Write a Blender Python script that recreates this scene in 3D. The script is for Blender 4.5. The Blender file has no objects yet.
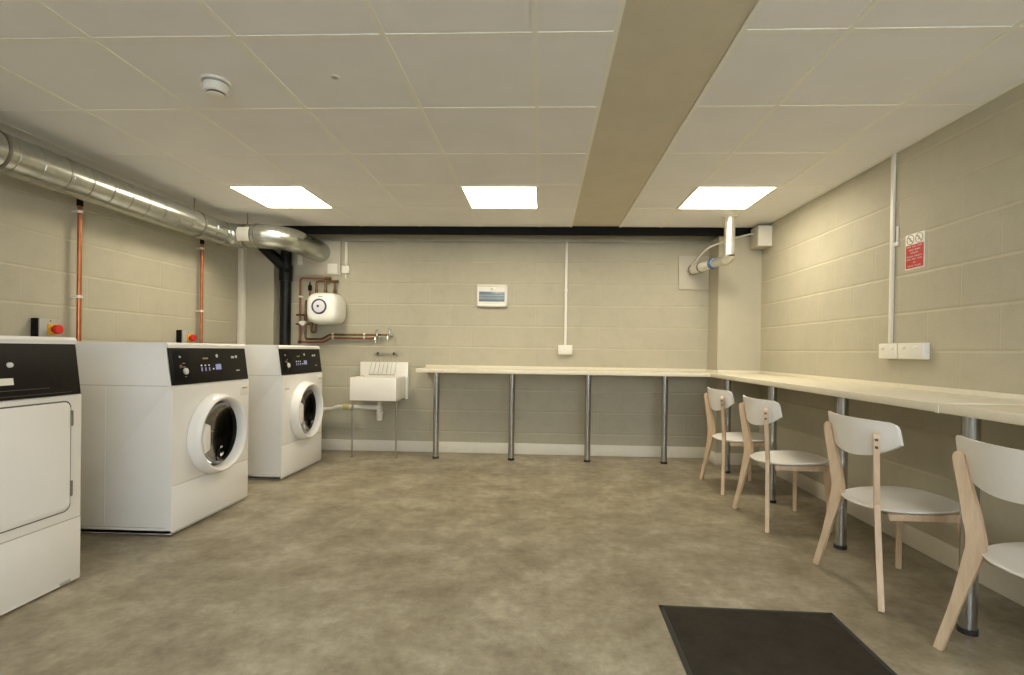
import bpy, bmesh, math, random
from mathutils import Vector, Matrix
PI = math.pi
random.seed(7)
S = bpy.context.scene
COL = S.collection

# ------------------------------------------------------------------ materials
def new_mat(name):
    m = bpy.data.materials.new(name); m.use_nodes = True
    nt = m.node_tree
    return m, nt, nt.nodes['Principled BSDF']

def N(nt, kind, **kw):
    n = nt.nodes.new(kind)
    for k, v in kw.items(): setattr(n, k, v)
    return n

def noise(nt, scale, detail=4, rough=.55, vec=None):
    n = N(nt, 'ShaderNodeTexNoise'); n.inputs['Scale'].default_value = scale
    n.inputs['Detail'].default_value = detail; n.inputs['Roughness'].default_value = rough
    if vec is None:
        tc = N(nt, 'ShaderNodeTexCoord'); vec = tc.outputs['Object']
    nt.links.new(vec, n.inputs['Vector'])
    return n.outputs['Fac']

def ramp(nt, fac, stops):
    r = N(nt, 'ShaderNodeValToRGB'); nt.links.new(fac, r.inputs['Fac'])
    el = r.color_ramp.elements
    while len(el) < len(stops): el.new(.5)
    for e, (p, c) in zip(el, stops): e.position = p; e.color = (*c, 1)
    return r.outputs['Color']

def bump(nt, bsdf, height, strength, dist=.002):
    b = N(nt, 'ShaderNodeBump'); b.inputs['Strength'].default_value = strength
    b.inputs['Distance'].default_value = dist
    nt.links.new(height, b.inputs['Height']); nt.links.new(b.outputs['Normal'], bsdf.inputs['Normal'])
    return b

def simple(name, col, rough=.5, metal=0, var=.06, scale=30, spec=.5, coat=0, bumpy=0):
    """procedural material: base colour broken up by faint noise"""
    m, nt, b = new_mat(name)
    f = noise(nt, scale)
    lo = tuple(max(0, c * (1 - var)) for c in col); hi = tuple(min(1, c * (1 + var)) for c in col)
    nt.links.new(ramp(nt, f, [(.3, lo), (.7, hi)]), b.inputs['Base Color'])
    b.inputs['Roughness'].default_value = rough; b.inputs['Metallic'].default_value = metal
    b.inputs['Specular IOR Level'].default_value = spec
    b.inputs['Coat Weight'].default_value = coat
    if bumpy: bump(nt, b, f, bumpy)
    return m

def emit(name, col, strength, base=(.8, .8, .8)):
    m, nt, b = new_mat(name)
    b.inputs['Base Color'].default_value = (*base, 1)
    b.inputs['Emission Color'].default_value = (*col, 1); b.inputs['Emission Strength'].default_value = strength
    return m

WALL_RGB = (.465, .43, .325)
def block_wall(name, axis, shift):
    """painted concrete blockwork 450 x 225; axis is the horizontal world axis of the wall"""
    m, nt, b = new_mat(name)
    tc = N(nt, 'ShaderNodeTexCoord'); sp = N(nt, 'ShaderNodeSeparateXYZ'); nt.links.new(tc.outputs['Object'], sp.inputs[0])
    ad = N(nt, 'ShaderNodeMath', operation='ADD'); ad.inputs[1].default_value = -shift + 45
    nt.links.new(sp.outputs[axis], ad.inputs[0])
    cb = N(nt, 'ShaderNodeCombineXYZ'); nt.links.new(ad.outputs[0], cb.inputs[0]); nt.links.new(sp.outputs['Z'], cb.inputs[1])
    # a little wander in the joints
    br = N(nt, 'ShaderNodeTexBrick'); br.offset = .5
    nt.links.new(cb.outputs[0], br.inputs['Vector'])
    br.inputs['Scale'].default_value = 1; br.inputs['Brick Width'].default_value = .45; br.inputs['Row Height'].default_value = .225
    br.inputs['Mortar Size'].default_value = .0055; br.inputs['Mortar Smooth'].default_value = .5
    c = WALL_RGB
    br.inputs['Color1'].default_value = (c[0] * .985, c[1] * .985, c[2] * .98, 1)
    br.inputs['Color2'].default_value = (c[0] * 1.015, c[1] * 1.015, c[2] * 1.015, 1)
    br.inputs['Mortar'].default_value = (c[0] * 1.03, c[1] * 1.03, c[2] * 1.02, 1)
    # bed joints: distance to the nearest course line
    wob = noise(nt, 5, 3); wz = N(nt, 'ShaderNodeMath', operation='MULTIPLY_ADD'); wz.inputs[1].default_value = .012
    nt.links.new(wob, wz.inputs[0]); nt.links.new(sp.outputs['Z'], wz.inputs[2])
    wz2 = N(nt, 'ShaderNodeMath', operation='SUBTRACT'); wz2.inputs[1].default_value = .006; nt.links.new(wz.outputs[0], wz2.inputs[0])
    pp = N(nt, 'ShaderNodeMath', operation='PINGPONG'); pp.inputs[1].default_value = .1125; nt.links.new(wz2.outputs[0], pp.inputs[0])
    bed = N(nt, 'ShaderNodeMapRange'); bed.inputs['From Min'].default_value = .003; bed.inputs['From Max'].default_value = .011
    bed.inputs['To Min'].default_value = 1; bed.inputs['To Max'].default_value = 0
    nt.links.new(pp.outputs[0], bed.inputs['Value'])
    patch = N(nt, 'ShaderNodeMapRange'); patch.inputs['From Min'].default_value = .38; patch.inputs['From Max'].default_value = .62
    patch.inputs['To Min'].default_value = .25; nt.links.new(noise(nt, 1.7, 3), patch.inputs['Value'])
    bm_ = N(nt, 'ShaderNodeMath', operation='MULTIPLY'); nt.links.new(bed.outputs[0], bm_.inputs[0]); nt.links.new(patch.outputs[0], bm_.inputs[1])
    pale = N(nt, 'ShaderNodeMix', data_type='RGBA'); nt.links.new(bm_.outputs[0], pale.inputs['Factor'])
    nt.links.new(br.outputs['Color'], pale.inputs['A']); pale.inputs['B'].default_value = (c[0] * 1.12, c[1] * 1.12, c[2] * 1.09, 1)  # light catching on the bed joints, put into the colour as paler lines
    f1 = noise(nt, 2.2, 4); f2 = noise(nt, 45, 7, .75); f3 = noise(nt, 9, 5, .65)
    mx = N(nt, 'ShaderNodeMix', data_type='RGBA', blend_type='MULTIPLY'); mx.inputs['Factor'].default_value = 1
    nt.links.new(pale.outputs['Result'], mx.inputs['A'])
    nt.links.new(ramp(nt, f1, [(.3, (.94, .94, .94)), (.7, (1.0, 1.0, 1.0))]), mx.inputs['B'])
    my = N(nt, 'ShaderNodeMix', data_type='RGBA', blend_type='MULTIPLY'); my.inputs['Factor'].default_value = 1
    nt.links.new(mx.outputs['Result'], my.inputs['A'])
    nt.links.new(ramp(nt, f3, [(.25, (.93, .93, .92)), (.5, (1, 1, 1)), (.8, (1.03, 1.03, 1.03))]), my.inputs['B'])
    nt.links.new(my.outputs['Result'], b.inputs['Base Color'])
    b.inputs['Roughness'].default_value = .6; b.inputs['Specular IOR Level'].default_value = .3
    a1 = N(nt, 'ShaderNodeMath', operation='MULTIPLY_ADD'); a1.inputs[1].default_value = -.35
    nt.links.new(br.outputs['Fac'], a1.inputs[0])
    a2 = N(nt, 'ShaderNodeMath', operation='MULTIPLY_ADD'); a2.inputs[1].default_value = -.9
    nt.links.new(bed.outputs[0], a2.inputs[0]); nt.links.new(a1.outputs[0], a2.inputs[2])
    sc = N(nt, 'ShaderNodeMath', operation='MULTIPLY'); sc.inputs[1].default_value = .7
    nt.links.new(f2, sc.inputs[0]); nt.links.new(sc.outputs[0], a1.inputs[2])
    bump(nt, b, a2.outputs[0], .5, .005)
    return m

M = {}
M['wall_back'] = block_wall('painted blockwork back', 'X', .60)
M['wall_right'] = block_wall('painted blockwork right', 'Y', 2.448)
M['wall_left'] = block_wall('painted blockwork left', 'Y', 3.634)
M['plaster'] = simple('painted plaster', (.465, .43, .325), .6, var=.03, scale=6)
M['soffit'] = simple('painted soffit', (.60, .54, .41), .55, var=.04, scale=5)
M['tile'] = simple('mineral ceiling tile', (.83, .815, .79), .9, var=.025, scale=3, spec=.2)
M['tbar'] = simple('ceiling grid bar', (.84, .82, .74), .5, var=.02)
M['trim_white'] = simple('white painted trim', (.74, .70, .60), .45, var=.02)
M['white_plastic'] = simple('white plastic', (.78, .75, .67), .35, var=.02)
M['grey_white_board'] = simple('pale backing board', (.50, .465, .37), .6, var=.04, scale=10)
M['enamel'] = simple('white enamel', (.80, .785, .75), .28, var=.012, scale=8, coat=.2)
M['enamel_front'] = simple('white front enamel', (.82, .80, .76), .25, var=.01, scale=8, coat=.25)
M['seam'] = simple('dark shadow gap', (.10, .095, .085), .7)
M['black_gloss'] = simple('black control film', (.010, .008, .006), .5, var=.2, spec=.18)
M['black_matt'] = simple('matt black paint', (.006, .006, .006), .7, var=.2, spec=.15)
M['black_pipe'] = simple('black plastic pipe', (.005, .005, .005), .4, var=.2, spec=.3)
M['rubber'] = simple('black rubber', (.02, .019, .018), .7, var=.2)
M['ink'] = simple('dark print', (.05, .05, .06), .6)
M['pale_print'] = simple('pale print', (.6, .6, .58), .5)
M['lilac'] = emit('lit lilac display', (.40, .42, .80), .16, (.25, .25, .42))
M['led_white'] = emit('lit white legend', (.9, .9, .85), .15)
M['amber'] = emit('dim amber legend', (.45, .38, .05), .15, (.2, .15, .03))
M['chrome'] = simple('brushed steel', (.62, .62, .61), .22, 1, var=.05)
M['chrome_leg'] = simple('polished leg tube', (.50, .50, .50), .2, 1, var=.04)
M['thin_chrome'] = simple('thin chrome rod', (.45, .43, .38), .3, 1)
M['drum'] = simple('stainless drum', (.10, .10, .105), .3, 1, var=.1)
M['copper'] = simple('copper tube', (.46, .165, .075), .32, 1, var=.15, scale=14)
M['copper_dull'] = simple('dull copper tube', (.20, .115, .062), .42, 1, var=.25, scale=14)
M['copper_painted'] = simple('red brown copper tube', (.27, .105, .06), .45, .4, var=.15)
M['ceramic'] = simple('white fireclay', (.82, .79, .71), .15, var=.01, coat=.4)
M['heater_white'] = simple('white heater casing', (.80, .80, .74), .3, var=.01, coat=.2)
M['blue'] = simple('deep blue ring', (.035, .035, .16), .4)
M['dial'] = simple('silver dial', (.62, .62, .62), .35)
M['red'] = simple('red plastic', (.62, .02, .015), .35)
M['sign_red'] = simple('red sign print', (.50, .012, .008), .45)
M['sign_white'] = simple('sign white', (.80, .77, .70), .45, var=.02)
M['yellow'] = simple('yellow plastic', (.80, .45, .02), .4)
M['grey_box'] = simple('grey enclosure', (.42, .40, .35), .5)
M['worktop'] = simple('cream laminate', (.72, .665, .53), .38, var=.03, scale=25)
M['worktop_edge'] = simple('cream laminate edge', (.66, .60, .48), .45, var=.05, scale=40)
M['seat_white'] = simple('white lacquered plywood', (.80, .78, .74), .35, var=.015)
M['tinted'] = simple('tinted blue cover', (.17, .22, .29), .25, var=.08)
M['tinted2'] = simple('tinted green blue cover', (.24, .31, .32), .25, var=.08)
M['blue_tape'] = simple('blue tape', (.09, .17, .33), .5, var=.2)
M['cable'] = simple('white cable', (.66, .62, .53), .5)
M['green_yellow'] = simple('yellow sleeve', (.55, .5, .18), .5)

def wood():
    m, nt, b = new_mat('pale ash wood')
    tc = N(nt, 'ShaderNodeTexCoord'); mp = N(nt, 'ShaderNodeMapping'); mp.inputs['Scale'].default_value = (18, 18, 2.5)
    nt.links.new(tc.outputs['Object'], mp.inputs['Vector'])
    f = noise(nt, 3, 5, .6, mp.outputs['Vector'])
    nt.links.new(ramp(nt, f, [(.3, (.58, .42, .27)), (.7, (.70, .54, .37))]), b.inputs['Base Color'])
    b.inputs['Roughness'].default_value = .5
    return m
M['wood'] = wood()

def floor_mat():
    m, nt, b = new_mat('mottled vinyl floor')
    f1 = noise(nt, 3.2, 9, .66); f2 = noise(nt, 14, 7, .7); f3 = noise(nt, .7, 3, .5)
    c1 = ramp(nt, f1, [(.33, (.200, .167, .110)), (.5, (.288, .251, .176)), (.68, (.395, .353, .265))])
    c2 = ramp(nt, f2, [(.32, (.74, .73, .71)), (.68, (1.14, 1.14, 1.14))])
    c3 = ramp(nt, f3, [(.3, (.92, .91, .9)), (.7, (1.05, 1.05, 1.05))])
    mx = N(nt, 'ShaderNodeMix', data_type='RGBA', blend_type='MULTIPLY'); mx.inputs['Factor'].default_value = 1
    my = N(nt, 'ShaderNodeMix', data_type='RGBA', blend_type='MULTIPLY'); my.inputs['Factor'].default_value = 1
    nt.links.new(c1, mx.inputs['A']); nt.links.new(c2, mx.inputs['B'])
    nt.links.new(mx.outputs['Result'], my.inputs['A']); nt.links.new(c3, my.inputs['B'])
    f4 = noise(nt, 38, 8, .8)
    mz = N(nt, 'ShaderNodeMix', data_type='RGBA', blend_type='MULTIPLY'); mz.inputs['Factor'].default_value = 1
    nt.links.new(my.outputs['Result'], mz.inputs['A'])
    nt.links.new(ramp(nt, f4, [(.3, (.86, .85, .84)), (.55, (1, 1, 1)), (.72, (1.18, 1.18, 1.2))]), mz.inputs['B'])
    nt.links.new(mz.outputs['Result'], b.inputs['Base Color'])
    b.inputs['Roughness'].default_value = .42; b.inputs['Specular IOR Level'].default_value = .4
    bump(nt, b, f2, .08, .002)
    return m
M['floor'] = floor_mat()

def mat_pile():
    m, nt, b = new_mat('brown black mat pile')
    f = noise(nt, 6, 8, .75); g = noise(nt, 300, 2, .5)
    nt.links.new(ramp(nt, f, [(.35, (.030, .026, .021)), (.6, (.045, .038, .029)), (.8, (.085, .070, .050))]), b.inputs['Base Color'])
    b.inputs['Roughness'].default_value = .95; b.inputs['Specular IOR Level'].default_value = .1
    bump(nt, b, g, .8, .003)
    return m
M['pile'] = mat_pile()

def galv(seam=False):
    m, nt, b = new_mat('galvanised spiral steel' if seam else 'galvanised steel')
    f = noise(nt, 20, 6, .7)
    nt.links.new(ramp(nt, f, [(.3, (.38, .39, .35)), (.7, (.50, .51, .46))]), b.inputs['Base Color'])
    b.inputs['Metallic'].default_value = .92; b.inputs['Roughness'].default_value = .27
    if seam:
        tc = N(nt, 'ShaderNodeTexCoord'); sp = N(nt, 'ShaderNodeSeparateXYZ'); nt.links.new(tc.outputs['Object'], sp.inputs[0])
        pp = N(nt, 'ShaderNodeMath', operation='PINGPONG'); pp.inputs[1].default_value = .075
        nt.links.new(sp.outputs['Y'], pp.inputs[0])
        lt = N(nt, 'ShaderNodeMapRange'); lt.inputs['From Min'].default_value = .0; lt.inputs['From Max'].default_value = .005
        nt.links.new(pp.outputs[0], lt.inputs['Value'])
        bump(nt, b, lt.outputs[0], 1, .004)
    return m
M['galv'] = galv(); M['galv_run'] = galv(True)
M['label'] = simple('silver grey label', (.50, .49, .43), .4, var=.04)
M['foil'] = simple('foil sleeve', (.74, .72, .66), .28, .85, var=.06, scale=25)
M['hanger'] = simple('dull hanger steel', (.22, .2, .16), .5, .8)

def door_glass():
    m, nt, b = new_mat('dark door glass')
    out = nt.nodes['Material Output']
    tr = N(nt, 'ShaderNodeBsdfTransparent'); tr.inputs['Color'].default_value = (.10, .10, .10, 1)
    gl = N(nt, 'ShaderNodeBsdfGlossy'); gl.inputs['Roughness'].default_value = .05
    fr = N(nt, 'ShaderNodeFresnel'); fr.inputs['IOR'].default_value = 1.38
    mx = N(nt, 'ShaderNodeMixShader')
    sc = N(nt, 'ShaderNodeMath', operation='MULTIPLY'); sc.inputs[1].default_value = .4; nt.links.new(fr.outputs[0], sc.inputs[0])
    nt.links.new(sc.outputs[0], mx.inputs[0]); nt.links.new(tr.outputs[0], mx.inputs[1]); nt.links.new(gl.outputs[0], mx.inputs[2])
    nt.links.new(mx.outputs[0], out.inputs['Surface'])
    return m
M['glass'] = door_glass()

# ------------------------------------------------------------------ mesh helpers
class MB:
    def __init__(s): s.bm = bmesh.new()
    def box(s, x0, x1, y0, y1, z0, z1, bev=0, seg=2):
        vs = [s.bm.verts.new((x, y, z)) for x in (x0, x1) for y in (y0, y1) for z in (z0, z1)]
        F = [(0, 1, 3, 2), (4, 6, 7, 5), (0, 4, 5, 1), (2, 3, 7, 6), (0, 2, 6, 4), (1, 5, 7, 3)]
        fs = [s.bm.faces.new([vs[i] for i in f]) for f in F]
        if bev:
            es = list({e for f in fs for e in f.edges})
            bmesh.ops.bevel(s.bm, geom=es, offset=bev, segments=seg, affect='EDGES', profile=.5)
        return s
    def tube(s, pts, r, seg=16, caps=True, ref=None):
        pts = [Vector(p) for p in pts]; n = len(pts)
        rs = r if isinstance(r, (list, tuple)) else [r] * n
        tang = []
        for i in range(n):
            a = (pts[i] - pts[i - 1]).normalized() if i else None
            b = (pts[i + 1] - pts[i]).normalized() if i < n - 1 else None
            t = (a + b) if a and b else (a or b)
            tang.append(t.normalized())
        u = Vector(ref) if ref else (Vector((0, 0, 1)) if abs(tang[0].z) < .9 else Vector((1, 0, 0)))
        rings = []
        for i in range(n):
            t = tang[i]; u = (u - t * u.dot(t)).normalized(); v = t.cross(u)
            k = 1.0
            if 0 < i < n - 1:
                c = (pts[i] - pts[i - 1]).normalized().dot(t); k = 1 / max(.5, c)
            bis = None
            if k > 1.001:
                bis = ((pts[i + 1] - pts[i]).normalized() - (pts[i] - pts[i - 1]).normalized())
                bis = bis.normalized() if bis.length > 1e-6 else None
            ring = []
            for j in range(seg):
                a = 2 * PI * j / seg
                d = (u * math.cos(a) + v * math.sin(a)) * rs[i]
                if bis is not None: d += bis * d.dot(bis) * (k - 1)
                ring.append(s.bm.verts.new(pts[i] + d))
            rings.append(ring)
        for i in range(n - 1):
            for j in range(seg):
                s.bm.faces.new((rings[i][j], rings[i][(j + 1) % seg], rings[i + 1][(j + 1) % seg], rings[i + 1][j]))
        if caps:
            s.bm.faces.new(rings[0][::-1]); s.bm.faces.new(rings[-1])
        return s
    def lathe(s, prof, origin=(0, 0, 0), axis='Z', seg=32, caps=False):
        """prof: list of (along, radius)"""
        o = Vector(origin)
        ax = {'X': (Vector((1, 0, 0)), Vector((0, 1, 0)), Vector((0, 0, 1))),
              'Y': (Vector((0, 1, 0)), Vector((0, 0, 1)), Vector((1, 0, 0))),
              'Z': (Vector((0, 0, 1)), Vector((1, 0, 0)), Vector((0, 1, 0)))}[axis]
        rings = []
        for (h, r) in prof:
            if r < 1e-6: rings.append([s.bm.verts.new(o + ax[0] * h)])
            else: rings.append([s.bm.verts.new(o + ax[0] * h + (ax[1] * math.cos(2 * PI * j / seg) + ax[2] * math.sin(2 * PI * j / seg)) * r) for j in range(seg)])
        for a, b in zip(rings, rings[1:]):
            for j in range(seg):
                k = (j + 1) % seg
                if len(a) == 1 and len(b) == 1: continue
                if len(a) == 1: s.bm.faces.new((a[0], b[k], b[j]))
                elif len(b) == 1: s.bm.faces.new((a[j], a[k], b[0]))
                else: s.bm.faces.new((a[j], a[k], b[k], b[j]))
        if caps:
            for q in (rings[0], rings[-1]):
                if len(q) > 2: s.bm.faces.new(q)
        return s
    def prism(s, poly, axis, d0, d1, bev=0):
        """poly: 2D outline; axis 'X' -> (y,z), 'Y' -> (x,z), 'Z' -> (x,y)"""
        def P(p, d):
            return {'X': (d, p[0], p[1]), 'Y': (p[0], d, p[1]), 'Z': (p[0], p[1], d)}[axis]
        a = [s.bm.verts.new(P(p, d0)) for p in poly]; b = [s.bm.verts.new(P(p, d1)) for p in poly]
        n = len(poly); caps = [s.bm.faces.new(a[::-1]), s.bm.faces.new(b)]
        for i in range(n): s.bm.faces.new((a[i], a[(i + 1) % n], b[(i + 1) % n], b[i]))
        if bev:
            es = list({e for f in caps for e in f.edges})
            bmesh.ops.bevel(s.bm, geom=es, offset=bev, segments=2, affect='EDGES', profile=.5)
        return s
    def xf(s, m):
        bmesh.ops.transform(s.bm, matrix=m, verts=s.bm.verts); return s
    def build(s, name, mat, parent=None, smooth=35, loc=None):
        bmesh.ops.recalc_face_normals(s.bm, faces=s.bm.faces)
        me = bpy.data.meshes.new(name); s.bm.to_mesh(me); s.bm.free()
        me.materials.append(mat)
        if smooth:
            for p in me.polygons: p.use_smooth = True
            me.set_sharp_from_angle(angle=math.radians(smooth))
        o = bpy.data.objects.new(name, me); COL.objects.link(o)
        if parent: o.parent = parent
        if loc: o.location = loc
        return o

def tag(o, label, cat, group=None):
    o['label'] = label; o['category'] = cat
    if group: o['group'] = group
    return o
def thing(name, label, cat, loc=(0, 0, 0), rz=0, group=None):
    o = bpy.data.objects.new(name, None); COL.objects.link(o)
    o.empty_display_size = .1; o.location = loc; o.rotation_euler = (0, 0, rz)
    return tag(o, label, cat, group)
def struct(o):
    o['kind'] = 'structure'; return o
def dup(root, loc, rz=0, label=None):
    r = root.copy(); COL.objects.link(r); r.location = loc; r.rotation_euler = (0, 0, rz)
    if label: r['label'] = label
    for ch in list(root.children):
        c = ch.copy(); COL.objects.link(c); c.parent = r
        for g in list(ch.children):
            d = g.copy(); COL.objects.link(d); d.parent = c
    return r
def rrect(cx, cy, w, h, r, n=5):
    out = []
    for sx, sy, a0 in ((1, 1, 0), (-1, 1, 90), (-1, -1, 180), (1, -1, 270)):
        for i in range(n + 1):
            a = math.radians(a0 + 90 * i / n)
            out.append((cx + sx * (w / 2 - r) + r * math.cos(a), cy + sy * (h / 2 - r) + r * math.sin(a)))
    return out
def arc(c, r, a0, a1, n, fn):
    return [fn(c[0] + r * math.cos(math.radians(a0 + (a1 - a0) * i / n)), c[1] + r * math.sin(math.radians(a0 + (a1 - a0) * i / n))) for i in range(n + 1)]
def catmull(pts, n=6):
    P = [pts[0]] + list(pts) + [pts[-1]]; out = []
    for i in range(1, len(P) - 2):
        for k in range(n):
            t = k / n
            out.append(tuple(.5 * (2 * b + (c - a) * t + (2 * a - 5 * b + 4 * c - d) * t * t + (3 * b - a - 3 * c + d) * t ** 3)
                             for a, b, c, d in zip(P[i - 1], P[i], P[i + 1], P[i + 2])))
    out.append(tuple(pts[-1])); return out

# ------------------------------------------------------------------ room shell (metres; camera above the origin, looking along +Y)
XL, XR, YB, YF, H = -3.20, 2.14, 5.32, -2.2, 2.333
YC = 5.02                              # the suspended ceiling stops here against the black beam
struct(MB().box(XL - .1, XR + .1, YF - .1, YB + .1, -.1, 0).build('floor', M['floor']))
struct(MB().box(XL - .1, XR + .1, YB, YB + .1, 0, H + .1).build('wall_back', M['wall_back']))
struct(MB().box(XR, XR + .1, YF, YB, 0, H + .1).build('wall_right', M['wall_right']))
struct(MB().box(XL - .1, XL, YF, YB, 0, H + .1).build('wall_left', M['wall_left']))
wf = MB(); WX0, WX1, WZ0, WZ1 = -.9, 2.0, .90, 2.15      # unseen wall behind the viewpoint; window opening added to let daylight in
wf.box(XL - .1, WX0, YF - .1, YF, 0, H + .1); wf.box(WX1, XR + .1, YF - .1, YF, 0, H + .1)
wf.box(WX0, WX1, YF - .1, YF, 0, WZ0); wf.box(WX0, WX1, YF - .1, YF, WZ1, H + .1)
struct(wf.build('wall_front', M['plaster']))
wn = MB()
for x in (WX0, .05, 1.0, WX1 - .05): wn.box(x, x + .05, YF - .08, YF - .03, WZ0, WZ1)
wn.box(WX0, WX1, YF - .08, YF - .03, WZ0, WZ0 + .05); wn.box(WX0, WX1, YF - .08, YF - .03, WZ1 - .05, WZ1)
struct(wn.build('added_window', M['trim_white']))
struct(MB().box(1.722, XR, 5.035, YB, 0, H - .085).build('wall_corner_right', M['plaster']))
struct(MB().box(XL, -2.845, 5.20, YB, 0, H - .085).build('wall_corner_left', M['plaster']))
# ceiling: two fields of tiles either side of a flush plastered beam
GX0, GX1, GY = -.0465, 1.1493, 1.9685
BX0, BX1 = .276, .738
c = MB().box(XL, BX0, YF, YC, H, H + .04); c.box(BX1, XR, YF, YC, H, H + .04)
ceiling = struct(c.build('ceiling', M['tile']))
g = MB(); w = .012; t = .0025
def lines(xs, x0, x1):
    for x in xs: g.box(x - w, x + w, YF, YC, H - t, H + .001)
    k = -6
    while GY + .6 * k < YC - .05:
        y = GY + .6 * k
        if y > YF: g.box(x0, x1, y - w, y + w, H - t * .9, H + .001)
        k += 1
lines([GX0 - .6 * k for k in range(0, 6)], XL, BX0)
lines([GX1, GX1 + .6], BX1, XR)
g.box(BX0 - .022, BX0, YF, YC, H - .004, H + .001); g.box(BX1, BX1 + .022, YF, YC, H - .004, H + .001)
g.box(XR - .022, XR, YF, YC, H - .003, H + .001)
struct(g.build('trim_1', M['tbar']))
struct(MB().box(BX0, BX1, YF, YC, H + .006, H + .05).build('trim_2', M['soffit']))
# black painted beam along the top of the back wall
b = MB(); b.box(-2.95, 2.03, YC, YC + .012, H - .083, H + .03);
b.box(XL, XR, YC + .012, YB, H + .02, H + .04)
struct(b.build('trim_3', M['black_matt']))
struct(MB().box(-2.845, 1.722, YB - .012, YB, 0, .115, .003).build('baseboard_back', M['trim_white']))
bb = MB().box(XR - .012, XR, YF, 5.035, 0, .115, .003); bb.box(1.71, XR, 5.023, 5.035, 0, .115, .003); bb.box(1.71, 1.722, 5.025, YB, 0, .115, .003)
struct(bb.build('baseboard_right', M['trim_white']))
struct(MB().box(XL, XL + .012, YF, 5.2, 0, .115, .003).build('baseboard_left', M['trim_white']))

# ------------------------------------------------------------------ ceiling lights
LIGHT = emit('lit led diffuser', (1.0, .90, .70), 15.5)
FILL_LIGHT = emit('added fill diffuser rear', (1.0, .95, .86), 12.0)
def ceiling_light(x0, y0, label, mat):
    t = thing('ceiling_light', label, 'ceiling light', (x0 + .3, y0 + .3, H), 0, 'square led ceiling panels')
    f = MB(); a, i = .299, .279
    for q in ((-a, a, -a, -i), (-a, a, i, a), (-a, -i, -i, i), (i, a, -i, i)): f.box(*q, -.007, -.0005)
    f.build('frame', M['tbar'], t)
    MB().box(-i, i, -i, i, -.0055, -.001).build('diffuser', mat, t)
    return t
ceiling_light(GX0 - 2.4, GY + 1.8, 'lit square ceiling panel nearest the silver duct and its elbow', LIGHT)
ceiling_light(GX0 - .6, GY + 1.8, 'lit square ceiling panel in the middle, left of the flush beam', LIGHT)
ceiling_light(GX1 - .025, GY + 1.8, 'lit square ceiling panel right of the flush beam, above the foil pipe', LIGHT)
for k, x in enumerate((GX0 - 2.4, GX0 - .6, GX1)):  # unseen row added to light the front of the room
    ceiling_light(x, GY - 2.4, ('added fill light panel behind the viewpoint, above the dryer side', 'added fill light panel behind the viewpoint, middle of its row', 'added fill light panel behind the viewpoint, above the chair side')[k], FILL_LIGHT)

# smoke detector and small sensor
t = thing('smoke_detector', 'round white smoke detector on the ceiling tiles', 'smoke detector', (-1.54, 2.29, H))
MB().lathe([(0, .0), (0, .055), (-.010, .055), (-.012, .050)], seg=40).build('base', M['white_plastic'], t)
MB().lathe([(-.012, .047), (-.019, .047)], seg=40).build('vent_band', M['grey_box'], t)
MB().lathe([(-.019, .050), (-.042, .049), (-.050, .043), (-.052, .036)], seg=40).build('body', M['white_plastic'], t)
t.scale = (1.12,) * 3
s_ = MB().lathe([(-.052, .034), (-.058, .033)], seg=40); s_.build('sensing_slot', M['ink'], t)
MB().lathe([(-.058, .036), (-.062, .030), (-.064, 0)], seg=40).build('cap', M['white_plastic'], t)
t = thing('ceiling_sensor', 'tiny round sensor set flush in a ceiling tile', 'sensor', (-.965, 2.264, H))
MB().lathe([(0, 0), (0, .022), (-.004, .021), (-.005, .013)], seg=24).build('bezel', M['trim_white'], t)
MB().lathe([(-.0045, .013), (-.006, .008), (-.006, 0)], seg=20).build('lens', M['grey_box'], t)

# ------------------------------------------------------------------ washers and dryer
WW, WD, WH = .75, .70, 1.113
def outline_body(top):
    # side silhouette (x, z): flat front, sloped fascia, rounded top edge
    return [(-WD, .010), (0, .010), (0, .858), (-.010, .866), (-.038, top - .028), (-.038, top - .008), (-.046, top), (-WD, top)]
def machine_root(name, label, cat, y, group, x=-2.118):
    return thing(name, label, cat, (x, y, 0), 0, group)
def feet(t):
    for sx in (-.62, -.07):
        for sy in (-.30, .30):
            f = MB().lathe([(0, 0), (0, .024), (.008, .024), (.012, .012), (.03, .012)], (sx, sy, 0), seg=16)
            f.build('foot', M['rubber'], t)
def fascia(t, top):
    # sloped black control panel
    p0, p1 = Vector((-.006, 0, .866)), Vector((-.036, 0, top - .030))
    h = (p1 - p0).length; ang = math.atan2(-(p1.x - p0.x), p1.z - p0.z)
    # local frame of the panel: u = y, v = up the slope, n = outward
    F = Matrix.Translation(p0) @ Matrix.Rotation(-ang, 4, 'Y')
    def place(mb): return mb.xf(F)
    return h, place

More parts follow.
